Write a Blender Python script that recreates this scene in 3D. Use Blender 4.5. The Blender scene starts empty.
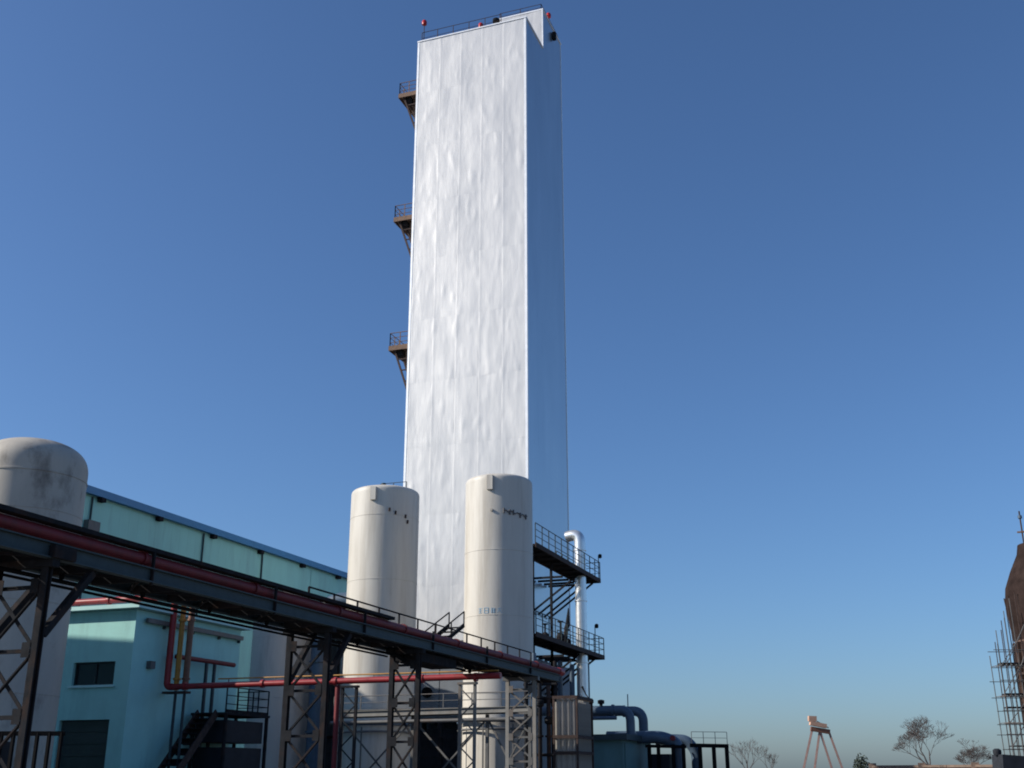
import bpy, math, random
from mathutils import Vector, Matrix, noise
random.seed(7)
R = math.radians
sc = bpy.context.scene
C = sc.collection

# ------------------------------------------------------------------ camera
cam_d = bpy.data.cameras.new('camera')
cam = bpy.data.objects.new('camera', cam_d)
C.objects.link(cam)
cam.location = (0, 0, 1.7)
cam.rotation_euler = (R(90 + 19.3), 0, R(20))
cam_d.sensor_fit = 'HORIZONTAL'
cam_d.sensor_width = 36.0
cam_d.lens = 36.0 * 1116 / 1024
cam_d.clip_start = 0.1
cam_d.clip_end = 6000
sc.camera = cam

# ------------------------------------------------------------------ sky, sun, exposure
SUN_EL = 30.0
SUN_AZ = 243.0            # compass style, clockwise from +Y: the sun stands to the left, a little behind the camera
w = bpy.data.worlds.new('World')
sc.world = w
w.use_nodes = True
wn = w.node_tree
bg = wn.nodes['Background']
sky = wn.nodes.new('ShaderNodeTexSky')
sky.sky_type = 'NISHITA'
sky.sun_disc = False
sky.sun_elevation = R(SUN_EL)
sky.sun_rotation = R(SUN_AZ)
sky.altitude = 50
sky.air_density = 1.0
sky.dust_density = 1.15
sky.ozone_density = 8.5
wn.links.new(sky.outputs[0], bg.inputs[0])
bg.inputs[1].default_value = 0.106
sd = bpy.data.lights.new('sun', 'SUN')
sd.energy = 4.8
sd.angle = R(0.53)
sd.color = (1.0, 0.93, 0.82)
sun = bpy.data.objects.new('sun', sd)
C.objects.link(sun)
az, el = R(SUN_AZ), R(SUN_EL)
to_sun = Vector((math.sin(az) * math.cos(el), math.cos(az) * math.cos(el), math.sin(el)))
sun.rotation_euler = to_sun.to_track_quat('Z', 'Y').to_euler()
sun.location = (-80, -40, 80)
vs = sc.view_settings
vs.view_transform = 'Standard'
vs.look = 'None'
vs.exposure = 0.3
vs.gamma = 1.0
vs.use_curve_mapping = False
sc.cycles.filter_width = 1.9

# ------------------------------------------------------------------ materials
MATS = {}
def mat(name, col, rough=0.6, metal=0.0, var=0.15, scale=1.5, stretch=(1, 1, 1), bump=0.0, bscale=8.0,
        stain=None, stain_amt=0.0, stain_scale=0.8, stain_stretch=(1, 1, 0.15), spec=0.4):
    m = bpy.data.materials.new(name)
    m.use_nodes = True
    nt = m.node_tree
    L = nt.links.new
    b = nt.nodes['Principled BSDF']
    b.inputs['Roughness'].default_value = rough
    b.inputs['Metallic'].default_value = metal
    b.inputs['Specular IOR Level'].default_value = spec
    tc = nt.nodes.new('ShaderNodeTexCoord')
    mp = nt.nodes.new('ShaderNodeMapping')
    mp.inputs['Scale'].default_value = stretch
    L(tc.outputs['Object'], mp.inputs['Vector'])
    n = nt.nodes.new('ShaderNodeTexNoise')
    n.inputs['Scale'].default_value = scale
    n.inputs['Detail'].default_value = 6
    n.inputs['Roughness'].default_value = 0.65
    L(mp.outputs[0], n.inputs['Vector'])
    cr = nt.nodes.new('ShaderNodeValToRGB')
    cr.color_ramp.elements[0].position = 0.3
    cr.color_ramp.elements[1].position = 0.7
    lo = [c * (1 - var) for c in col]
    hi = [min(1, c * (1 + var)) for c in col]
    cr.color_ramp.elements[0].color = (*lo, 1)
    cr.color_ramp.elements[1].color = (*hi, 1)
    L(n.outputs['Fac'], cr.inputs['Fac'])
    out = cr.outputs[0]
    if stain:
        mp2 = nt.nodes.new('ShaderNodeMapping')
        mp2.inputs['Scale'].default_value = stain_stretch
        mp2.inputs['Location'].default_value = (3.1, 7.7, 1.3)
        L(tc.outputs['Object'], mp2.inputs['Vector'])
        n2 = nt.nodes.new('ShaderNodeTexNoise')
        n2.inputs['Scale'].default_value = stain_scale
        n2.inputs['Detail'].default_value = 8
        n2.inputs['Roughness'].default_value = 0.7
        L(mp2.outputs[0], n2.inputs['Vector'])
        r2 = nt.nodes.new('ShaderNodeValToRGB')
        r2.color_ramp.elements[0].position = 0.5
        r2.color_ramp.elements[1].position = 0.72
        r2.color_ramp.elements[0].color = (0, 0, 0, 1)
        r2.color_ramp.elements[1].color = (stain_amt,) * 3 + (1,)
        L(n2.outputs['Fac'], r2.inputs['Fac'])
        mx = nt.nodes.new('ShaderNodeMix')
        mx.data_type = 'RGBA'
        L(r2.outputs[0], mx.inputs[0])
        L(out, mx.inputs[6])
        mx.inputs[7].default_value = (*stain, 1)
        out = mx.outputs[2]
    L(out, b.inputs['Base Color'])
    # uneven gloss
    mr = nt.nodes.new('ShaderNodeMapRange')
    mr.inputs['To Min'].default_value = max(0.05, rough - 0.08)
    mr.inputs['To Max'].default_value = min(1, rough + 0.1)
    L(n.outputs['Fac'], mr.inputs['Value'])
    L(mr.outputs[0], b.inputs['Roughness'])
    if bump > 0:
        n3 = nt.nodes.new('ShaderNodeTexNoise')
        n3.inputs['Scale'].default_value = bscale
        n3.inputs['Detail'].default_value = 4
        L(mp.outputs[0], n3.inputs['Vector'])
        bp = nt.nodes.new('ShaderNodeBump')
        bp.inputs['Strength'].default_value = bump
        bp.inputs['Distance'].default_value = 0.03
        L(n3.outputs['Fac'], bp.inputs['Height'])
        L(bp.outputs[0], b.inputs['Normal'])
    MATS[name] = m
    return m

mat('ground', (0.16, 0.148, 0.13), 0.9, var=0.35, scale=0.15, bump=0.4)
mat('aluminium', (0.565, 0.56, 0.55), 0.47, metal=0.55, var=0.06, scale=0.7, stretch=(1, 1, 0.25), bump=0.25, bscale=3.0,
    stain=(0.44, 0.445, 0.45), stain_amt=0.6, stain_scale=0.6, stain_stretch=(1.0, 1.0, 0.22))
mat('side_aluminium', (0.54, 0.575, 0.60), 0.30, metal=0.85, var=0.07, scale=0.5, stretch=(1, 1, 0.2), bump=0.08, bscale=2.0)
mat('trim', (0.86, 0.86, 0.85), 0.4, metal=0.4, var=0.05)
mat('cream', (0.53, 0.50, 0.445), 0.5, var=0.07, scale=1.2, stretch=(1, 1, 0.2),
    stain=(0.29, 0.25, 0.20), stain_amt=0.6, stain_scale=1.2, stain_stretch=(1.3, 1.3, 0.1), bump=0.05)
mat('old_cream', (0.42, 0.385, 0.33), 0.6, var=0.1, scale=1.2, stretch=(1, 1, 0.3),
    stain=(0.10, 0.08, 0.065), stain_amt=1.0, stain_scale=0.55, stain_stretch=(1.0, 1.0, 0.6), bump=0.05)
mat('grey_tank', (0.52, 0.475, 0.43), 0.55, var=0.08, scale=1.2, stretch=(1, 1, 0.3),
    stain=(0.22, 0.19, 0.17), stain_amt=0.5, stain_scale=1.1)
mat('teal_wall', (0.30, 0.60, 0.54), 0.55, var=0.06, scale=0.6, stretch=(1, 1, 0.25),
    stain=(0.20, 0.33, 0.33), stain_amt=0.5, stain_scale=0.5)
mat('teal_plaster', (0.32, 0.61, 0.57), 0.75, var=0.06, scale=1.0,
    stain=(0.20, 0.36, 0.35), stain_amt=0.55, stain_scale=0.8, bump=0.1)
mat('teal_dark', (0.09, 0.19, 0.20), 0.7, var=0.1, stain=(0.07, 0.13, 0.13), stain_amt=0.6)
mat('pale_teal', (0.42, 0.66, 0.64), 0.7, var=0.07)
mat('blue_sheet', (0.06, 0.21, 0.40), 0.45, var=0.08)
mat('steel_dark', (0.023, 0.024, 0.027), 0.85, var=0.3, scale=4, spec=0.02, stain=(0.055, 0.034, 0.026), stain_amt=0.75, stain_scale=2.5, stain_stretch=(1, 1, .6))
mat('steel_teal', (0.036, 0.054, 0.061), 0.6, var=0.25, scale=3, spec=0.25)
mat('steel_grey', (0.11, 0.11, 0.108), 0.5, var=0.2, scale=3, stain=(0.16, 0.09, 0.05), stain_amt=0.5)
mat('steel_pale', (0.21, 0.205, 0.19), 0.5, var=0.15, scale=3, stain=(0.2, 0.13, 0.09), stain_amt=0.4)
mat('rust', (0.15, 0.09, 0.06), 0.75, var=0.4, scale=5)
mat('rust_dark', (0.055, 0.038, 0.034), 0.75, var=0.4, scale=5, spec=0.15)
mat('red_paint', (0.27, 0.020, 0.024), 0.42, var=0.2, scale=2.5, stain=(0.14, 0.03, 0.025), stain_amt=0.6, stain_scale=2)
mat('dull_red', (0.15, 0.014, 0.018), 0.6, var=0.25, scale=2.5, stain=(0.07, 0.02, 0.02), stain_amt=0.6, stain_scale=2)
mat('yellow_paint', (0.42, 0.20, 0.03), 0.5, var=0.2, scale=3, stain=(0.16, 0.08, 0.03), stain_amt=0.6)
mat('brown_pipe', (0.16, 0.07, 0.04), 0.55, var=0.25, scale=3)
mat('pipe_silver', (0.78, 0.78, 0.76), 0.3, metal=0.75, var=0.07, scale=3)
mat('blue_pipe', (0.065, 0.10, 0.145), 0.42, var=0.15, scale=3)
mat('door_dark', (0.022, 0.035, 0.034), 0.5, var=0.25)
mat('glass', (0.015, 0.018, 0.02), 0.12, var=0.1, spec=0.6)
mat('lamp_red', (0.42, 0.02, 0.02), 0.3, var=0.1)
mat('grey_blue', (0.155, 0.175, 0.20), 0.6, var=0.12, scale=0.8, stain=(0.10, 0.10, 0.10), stain_amt=0.5)  # dull grey blue; on the pump house its darkness stands in for shade
mat('fin_grey', (0.36, 0.34, 0.31), 0.5, metal=0.3, var=0.15, scale=3)
mat('fin_shaded', (0.075, 0.09, 0.095), 0.5, metal=0.3, var=0.2, scale=3)  # copy of the fin metal with the hall's shade put into its colour
mat('brown_steel', (0.028, 0.019, 0.017), 0.9, spec=0.04, var=0.45, scale=1.6, stain=(0.05, 0.035, 0.03), stain_amt=0.8)
mat('brown_brick', (0.10, 0.062, 0.048), 0.85, var=0.35, scale=4, bump=0.2)
mat('wall_brick', (0.19, 0.135, 0.105), 0.85, var=0.3, scale=4)
mat('coping_red', (0.34, 0.12, 0.085), 0.8, var=0.2, scale=3)
mat('pink_paint', (0.48, 0.29, 0.20), 0.6, var=0.15)
mat('crane_leg', (0.22, 0.14, 0.125), 0.6, var=0.2)
mat('bark', (0.095, 0.082, 0.078), 0.9, var=0.3, scale=6)
mat('leaf_dark', (0.035, 0.045, 0.025), 0.8, var=0.4, scale=4)
mat('blue_ink', (0.22, 0.40, 0.55), 0.6, var=0.1)
mat('cable_grey', (0.10, 0.095, 0.095), 0.7, var=0.3)
mat('black', (0.010, 0.010, 0.011), 0.85, var=0.3, spec=0.02)
mat('bulk_dark', (0.022, 0.025, 0.032), 0.7, var=0.3, scale=2, spec=0.2)

# ------------------------------------------------------------------ mesh helpers
class MB:
    def __init__(s):
        s.v = []; s.f = []; s.smooth = False
    def add(s, vs_, fs):
        o = len(s.v)
        s.v += [tuple(p) for p in vs_]
        s.f += [tuple(i + o for i in f) for f in fs]
        return s
    def box(s, x0, x1, y0, y1, z0, z1):
        x0, x1 = sorted((x0, x1)); y0, y1 = sorted((y0, y1)); z0, z1 = sorted((z0, z1))
        return s.add([(x0, y0, z0), (x1, y0, z0), (x1, y1, z0), (x0, y1, z0), (x0, y0, z1), (x1, y0, z1), (x1, y1, z1), (x0, y1, z1)],
                     [(0, 3, 2, 1), (4, 5, 6, 7), (0, 1, 5, 4), (1, 2, 6, 5), (2, 3, 7, 6), (3, 0, 4, 7)])
    def bar(s, a, b, wd, hd=None):
        """straight bar with rectangular section from a to b"""
        a = Vector(a); b = Vector(b); hd = hd or wd
        d = (b - a).normalized()
        up = Vector((0, 0, 1)) if abs(d.z) < 0.95 else Vector((0, 1, 0))
        r = d.cross(up).normalized(); u = r.cross(d).normalized()
        vs_ = []
        for p in (a, b):
            for i, j in ((-1, -1), (1, -1), (1, 1), (-1, 1)):
                vs_.append(p + r * (i * wd / 2) + u * (j * hd / 2))
        return s.add(vs_, [(0, 3, 2, 1), (4, 5, 6, 7), (0, 1, 5, 4), (1, 2, 6, 5), (2, 3, 7, 6), (3, 0, 4, 7)])
    def angle(s, a, b, wd, t=0.014):
        """steel angle (two thin flanges)"""
        a = Vector(a); b = Vector(b)
        d = (b - a).normalized()
        up = Vector((0, 0, 1)) if abs(d.z) < 0.95 else Vector((0, 1, 0))
        r = d.cross(up).normalized(); u = r.cross(d).normalized()
        for (p, q, e, g) in ((0, wd, 0, t), (0, t, t, wd)):
            vs_ = []
            for P in (a, b):
                for i, j in ((p, e), (q, e), (q, g), (p, g)):
                    vs_.append(P + r * (i - wd / 2) + u * (j - wd / 2))
            s.add(vs_, [(0, 3, 2, 1), (4, 5, 6, 7), (0, 1, 5, 4), (1, 2, 6, 5), (2, 3, 7, 6), (3, 0, 4, 7)])
        return s
    def ibeam(s, a, b, h, wd, t=0.03):
        a = Vector(a); b = Vector(b); u = Vector((0, 0, 1))
        s.bar(a + u * (h / 2 - t / 2), b + u * (h / 2 - t / 2), wd, t)
        s.bar(a - u * (h / 2 - t / 2), b - u * (h / 2 - t / 2), wd, t)
        s.bar(a, b, t * 0.7, h - 2 * t)
        return s
    def path(s, pts, r, n=10, cap=True):
        """round pipe along a polyline (radius may be a list)"""
        s.smooth = True
        pts = [Vector(p) for p in pts]
        rs = r if isinstance(r, (list, tuple)) else [r] * len(pts)
        prev = None; o = len(s.v)
        for i, p in enumerate(pts):
            if i == 0: d = pts[1] - p
            elif i == len(pts) - 1: d = p - pts[i - 1]
            else: d = (pts[i + 1] - p).normalized() + (p - pts[i - 1]).normalized()
            d.normalize()
            if prev is None:
                up = Vector((0, 0, 1)) if abs(d.z) < 0.9 else Vector((0, 1, 0))
                r1 = d.cross(up).normalized()
            else:
                r1 = (prev - d * prev.dot(d)).normalized()
            prev = r1
            r2 = d.cross(r1)
            for k in range(n):
                t = 2 * math.pi * k / n
                s.v.append(tuple(p + (r1 * math.cos(t) + r2 * math.sin(t)) * rs[i]))
        for i in range(len(pts) - 1):
            for k in range(n):
                a = o + i * n + k; b = o + i * n + (k + 1) % n
                s.f.append((a, b, b + n, a + n))
        if cap:
            s.f.append(tuple(o + k for k in range(n))[::-1])
            s.f.append(tuple(o + (len(pts) - 1) * n + k for k in range(n)))
        return s
    def tube(s, a, b, r, n=10):
        return s.path([a, b], r, n)
    def lathe(s, cx, cy, prof, n=48):
        s.smooth = True
        o = len(s.v)
        for (r, z) in prof:
            for k in range(n):
                t = 2 * math.pi * k / n
                s.v.append((cx + r * math.cos(t), cy + r * math.sin(t), z))
        for i in range(len(prof) - 1):
            for k in range(n):
                a = o + i * n + k; b = o + i * n + (k + 1) % n
                s.f.append((a, b, b + n, a + n))
        s.f.append(tuple(o + k for k in range(n))[::-1])
        s.f.append(tuple(o + (len(prof) - 1) * n + k for k in range(n)))
        return s
    def build(s, name, m, root=None, parent=None):
        """link as one mesh object; root gives the origin, parent defaults to root"""
        loc = Vector(root.location) if root is not None else Vector((0, 0, 0))
        me = bpy.data.meshes.new(name)
        me.from_pydata([tuple(Vector(p) - loc) for p in s.v], [], s.f)
        me.materials.append(MATS[m])
        if s.smooth:
            for p in me.polygons: p.use_smooth = True
            me.set_sharp_from_angle(angle=R(38))
        me.update()
        o = bpy.data.objects.new(name, me)
        C.objects.link(o)
        o.parent = parent if parent is not None else root
        return o

def arc(center, r, a_dir, b_dir, n=8):
    """quarter elbow points: from center+a_dir*r towards center+b_dir*r"""
    c = Vector(center); a = Vector(a_dir); b = Vector(b_dir)
    return [c + a * (r * math.cos(t * math.pi / 2 / n)) + b * (r * math.sin(t * math.pi / 2 / n)) for t in range(n + 1)]
def bend(pts, r, n=7):
    """round the corners of a polyline"""
    pts = [Vector(p) for p in pts]
    out = [pts[0]]
    for i in range(1, len(pts) - 1):
        p = pts[i]; a = (pts[i - 1] - p).normalized(); b = (pts[i + 1] - p).normalized()
        s = p + a * r; e = p + b * r
        for k in range(n + 1):
            t = k / n
            out.append(s * (1 - t) ** 2 + p * (2 * t * (1 - t)) + e * t ** 2)
    out.append(pts[-1])
    return out
def tag(o, label, cat, group=None):
    o['label'] = label; o['category'] = cat
    if group: o['group'] = group
    return o
def thing(name, loc, label, cat, group=None):
    o = bpy.data.objects.new(name, None)
    C.objects.link(o)
    o.location = loc
    o.empty_display_size = 0.3
    return tag(o, label, cat, group)
def struct(o):
    o['kind'] = 'structure'
    return o
def railing(path_pts, h, root, parent, m='steel_dark', step=1.3, r=0.022, toe=True, mid=1):
    """handrail along a polyline: posts, rails"""
    for a, b in zip(path_pts[:-1], path_pts[1:]):
        a = Vector(a); b = Vector(b); L = (b - a).length; n = max(1, round(L / step))
        for k in range(n + 1):
            p = a.lerp(b, k / n)
            MB().bar(p, p + Vector((0, 0, h)), r * 2.1).build('railing_post', m, root, parent)
        MB().tube(a + Vector((0, 0, h)), b + Vector((0, 0, h)), r * 1.15, 6).build('handrail', m, root, parent)
        for q in range(mid):
            zz = h * (q + 1) / (mid + 1)
            MB().tube(a + Vector((0, 0, zz)), b + Vector((0, 0, zz)), r * 0.85, 6).build('middle_rail', m, root, parent)
        if toe:
            MB().bar(a + Vector((0, 0, 0.07)), b + Vector((0, 0, 0.07)), 0.012, 0.12).build('toe_board', m, root, parent)

# ------------------------------------------------------------------ ground
g = MB()
N = 40; S = 3000.0
def gx(i): t = i / N * 2 - 1; return math.copysign(abs(t) ** 2.2, t) * S
for i in range(N + 1):
    for j in range(N + 1):
        g.v.append((gx(i), gx(j) + 40, 0))
for i in range(N):
    for j in range(N):
        a = i * (N + 1) + j
        g.f.append((a, a + N + 1, a + N + 2, a + 1))
struct(g.build('ground', 'ground'))

# ------------------------------------------------------------------ the white tower
TX0, TX1, TY0, TYM, TY1 = -34.12, -24.6, 70.86, 75.3, 80.3
ZF, ZR = 59.2, 63.1
RX0 = -28.7            # the raised rear block is narrower than the tower
tower = thing('cold_box_tower', ((TX0 + TX1) / 2, (TY0 + TY1) / 2, 0),
              'very tall square tower clad in wrinkled silver white sheet metal', 'tower')
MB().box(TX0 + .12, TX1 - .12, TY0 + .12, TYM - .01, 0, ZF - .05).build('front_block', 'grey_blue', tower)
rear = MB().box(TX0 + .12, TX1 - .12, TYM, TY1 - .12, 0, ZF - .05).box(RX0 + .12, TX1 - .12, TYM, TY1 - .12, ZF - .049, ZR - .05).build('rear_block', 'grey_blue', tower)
def sheet(fixed_axis, fixed, u0, u1, z0, z1, outward, amp, seed, m, nu=10, dz=0.45):
    """one tall wrinkled cladding sheet with folded-in edges"""
    b = MB(); b.smooth = True
    nz = max(2, int((z1 - z0) / dz))
    rt = random.Random(seed * 17 + 5)
    tilt = (rt.uniform(-.5, .5) * amp * .8, rt.uniform(-.5, .5) * amp * .8)
    for j in range(nz + 1):
        z = z0 + (z1 - z0) * j / nz
        for i in range(nu + 1):
            t = i / nu
            u = u0 + (u1 - u0) * t
            nn = noise.noise(Vector((u * 0.75, z * 0.30, 3.3))) * 0.9
            nn += noise.noise(Vector((u * 1.5 + seed, z * 0.62, 9.1))) * 0.42
            nn += noise.noise(Vector((u * 0.9, z * 1.4, 5.1 + seed))) * 0.20
            nn += max(0.0, noise.noise(Vector((u * 1.9, z * 0.8, 7.7))) - 0.22) * 1.5     # dents and buckles
            if fixed_axis == 'y': nn += 0.35 * math.exp(-((t - .03) / .05) ** 2)              # lapped seam
            d = amp * (1.0 + nn) + tilt[0] * (t - .5) + tilt[1] * (j / nz - .5)
            if i == 0 or j == 0: d -= 0.004
            p = fixed + outward * d
            b.v.append((u, p, z) if fixed_axis == 'y' else (p, u, z))
    for j in range(nz):
        for i in range(nu):
            a = j * (nu + 1) + i
            q = (a, a + 1, a + nu + 2, a + nu + 1)
            flip = (fixed_axis == 'y' and outward > 0) or (fixed_axis == 'x' and outward < 0)
            b.f.append(q[::-1] if flip else q)
    return b
NS = 5
for k in range(NS):
    a = TX0 + .16 + (TX1 - TX0 - .32) * k / NS; c = TX0 + .16 + (TX1 - TX0 - .32) * (k + 1) / NS
    for q in range(10):
        sheet('y', TY0 + .02, a, c, 9.0 + 5.02 * q, min(ZF, 14.02 + 5.02 * q), -1, 0.0145, k * 10 + q + 1, 'aluminium', 22, 0.25).build('cladding_sheet', 'aluminium', tower)
    if k < 3:
        a = RX0 + .02 + (TX1 - RX0 - .14) * k / 3; c = RX0 + .02 + (TX1 - RX0 - .14) * (k + 1) / 3
        sheet('y', TYM - .12, a, c, ZF + .02, ZR, -1, 0.02, k + 31, 'aluminium').build('cladding_sheet', 'aluminium', tower, rear)
for k in range(4):
    a = TY0 + .16 + (TYM - TY0 - .16) * k / 4; c = TY0 + .16 + (TYM - TY0 - .16) * (k + 1) / 4
    for q in range(10):
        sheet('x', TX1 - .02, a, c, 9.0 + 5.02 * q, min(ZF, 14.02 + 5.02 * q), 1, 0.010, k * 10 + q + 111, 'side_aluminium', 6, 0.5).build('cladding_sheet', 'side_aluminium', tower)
for k in range(4):
    a = TYM + (TY1 - TYM - .18) * k / 4; c = TYM + (TY1 - TYM - .18) * (k + 1) / 4
    for q in range(11):
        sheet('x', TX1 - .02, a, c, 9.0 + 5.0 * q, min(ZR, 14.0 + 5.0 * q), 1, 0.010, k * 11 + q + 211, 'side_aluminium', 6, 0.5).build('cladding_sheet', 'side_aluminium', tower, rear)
for k in range(7):
    a = TY0 + .16 + (TY1 - TY0 - .32) * k / 7; c = TY0 + .16 + (TY1 - TY0 - .32) * (k + 1) / 7
    sheet('x', TX0 + .02, a, c, 9.0, ZF, -1, 0.015, k + 41, 'aluminium', 6, 0.9).build('cladding_sheet', 'aluminium', tower)
for (x, y, zt, p) in ((TX0, TY0, ZF, None), (TX1, TY0, ZF, None), (TX1, TY1, ZR, rear), (TX0, TY1, ZF, None)):
    sx = 1 if x < -30 else -1; sy = 1 if y < 75 else -1
    b = MB()
    b.box(x, x + sx * .17, y - .02 * sy, y + sy * .03, 9.0, zt + .02)
    b.box(x - .02 * sx, x + sx * .03, y + sy * .031, y + sy * .17, 9.0, zt + .02)
    b.build('corner_trim', 'trim', tower, p)
b = MB(); b.box(TX1 - .10, TX1 + .03, TYM - .16, TYM - .04, ZF + .05, ZR + .02); b.build('corner_trim', 'trim', tower, rear)
# roof edges
b = MB(); b.box(TX0 - .03, TX1 + .06, TY0 - .05, TY0 + .2, ZF, ZF + .10)
b.box(TX1 - .2, TX1 + .06, TY0 + .201, TYM - .17, ZF, ZF + .10); b.box(TX0 - .03, TX0 + .2, TY0 + .201, TYM - .17, ZF, ZF + .10)
b.build('roof_flashing', 'trim', tower)
b = MB(); b.box(RX0 - .03, TX1 + .05, TYM - .17, TY1 + .03, ZR, ZR + .12); b.build('roof_flashing', 'trim', tower, rear)
b = MB(); b.box(TX0 + .2, TX1 - .2, TY0 + .2, TYM - .17, ZF - .04, ZF + .01); b.box(TX0 + .05, RX0 - .02, TYM - .169, TY1 - .1, ZF - .04, ZF + .01); b.build('roof_deck', 'steel_grey', tower)
# base course below the cladding
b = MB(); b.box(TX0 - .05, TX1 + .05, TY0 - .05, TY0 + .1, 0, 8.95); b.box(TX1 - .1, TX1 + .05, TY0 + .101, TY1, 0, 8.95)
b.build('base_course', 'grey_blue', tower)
# railings and lamps on the roofs
railing([(TX0 + .15, TY0 + .45, ZF + .1), (TX1 - 2.3, TY0 + .45, ZF + .1)], 1.15, tower, tower, 'rust_dark', 1.3, .022, False, 1)
railing([(RX0 + .15, TYM + .1, ZR + .1), (TX1 - .2, TYM + .1, ZR + .1), (TX1 - .2, TY1 - .2, ZR + .1)], .7, tower, rear, 'rust_dark', 1.6, .022, False, 1)
def lamp(x, y, z0, h, par):
    p = MB().tube((x, y, z0), (x, y, z0 + h), .035, 6).build('lamp_post', 'rust_dark', tower, par)
    l = MB().lathe(x, y, [(.10, z0 + h), (.20, z0 + h + .06), (.22, z0 + h + .32), (.16, z0 + h + .46), (.04, z0 + h + .54)], 14)
    l.build('warning_lamp', 'lamp_red', tower, par)
lamp(TX0 + .3, TY0 + .5, ZF, 2.0, tower)
lamp(TX1 - .12, 77.2, ZR + .1, .55, rear)
lamp(TX1 - 4.7, TY0 + 2.0, ZF, 1.6, tower)
MB().box(TX1 + .03, TX1 + .33, 77.6, 77.95, ZR - 1.25, ZR - .55).build('junction_box', 'steel_dark', tower, rear)
MB().lathe(TX1 - 2.9, TY0 + .9, [(.16, ZF), (.16, ZF + .9), (.3, ZF + .95), (.3, ZF + 1.2), (.05, ZF + 1.3)], 12).build('roof_vent', 'steel_dark', tower)
# three access platforms on the hidden left side
for z in (54.85, 43.4, 32.45):
    p = MB().box(-35.95, TX0 - .04, 71.4, 74.6, z - .10, z).build('platform', 'rust', tower)
    MB().box(-35.99, -35.95, 71.36, 74.64, z - .28, z + .10).build('edge_channel', 'rust', tower, p)
    MB().box(-35.94, TX0 - .04, 71.35, 71.39, z - .28, z + .10).build('edge_channel', 'rust', tower, p)
    railing([(TX0 - .1, 71.42, z), (-35.9, 71.42, z), (-35.9, 74.55, z), (TX0 - .1, 74.55, z)], 1.15, tower, p, 'rust', .75, .026, False, 2)
    for y in (71.6, 73.0, 74.4):
        MB().bar((-35.6, y, z - .15), (TX0 - .03, y, z - 4.3), .13).build('bracket', 'rust_dark', tower, p)
        for q in (1.0, 1.9, 2.8):
            xo = -35.6 + (q - .15) / 4.15 * (TX0 - .03 + 35.6)
            MB().bar((xo, y, z - q), (TX0 - .03, y, z - q), .08).build('bracket_tie', 'rust_dark', tower, p)
    for y in (71.6, 74.4):
        MB().bar((TX0 - .1, y, z - 4.3), (TX0 - .1, y, z - .15), .10).build('wall_strut', 'rust_dark', tower, p)
    b = MB()
    for s_ in (72.2, 72.75):
        b.bar((-34.75, s_, z - 2.4), (-34.75, s_, z + 1.2), .06)
    for q in range(12): b.bar((-34.75, 72.2, z - 2.3 + q * .3), (-34.75, 72.75, z - 2.3 + q * .3), .035)
    b.build('ladder', 'rust_dark', tower, p)
    MB().box(-35.5, -35.0, 71.7, 72.3, z - .62, z - .14).build('light_box', 'steel_dark', tower, p)
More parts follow.
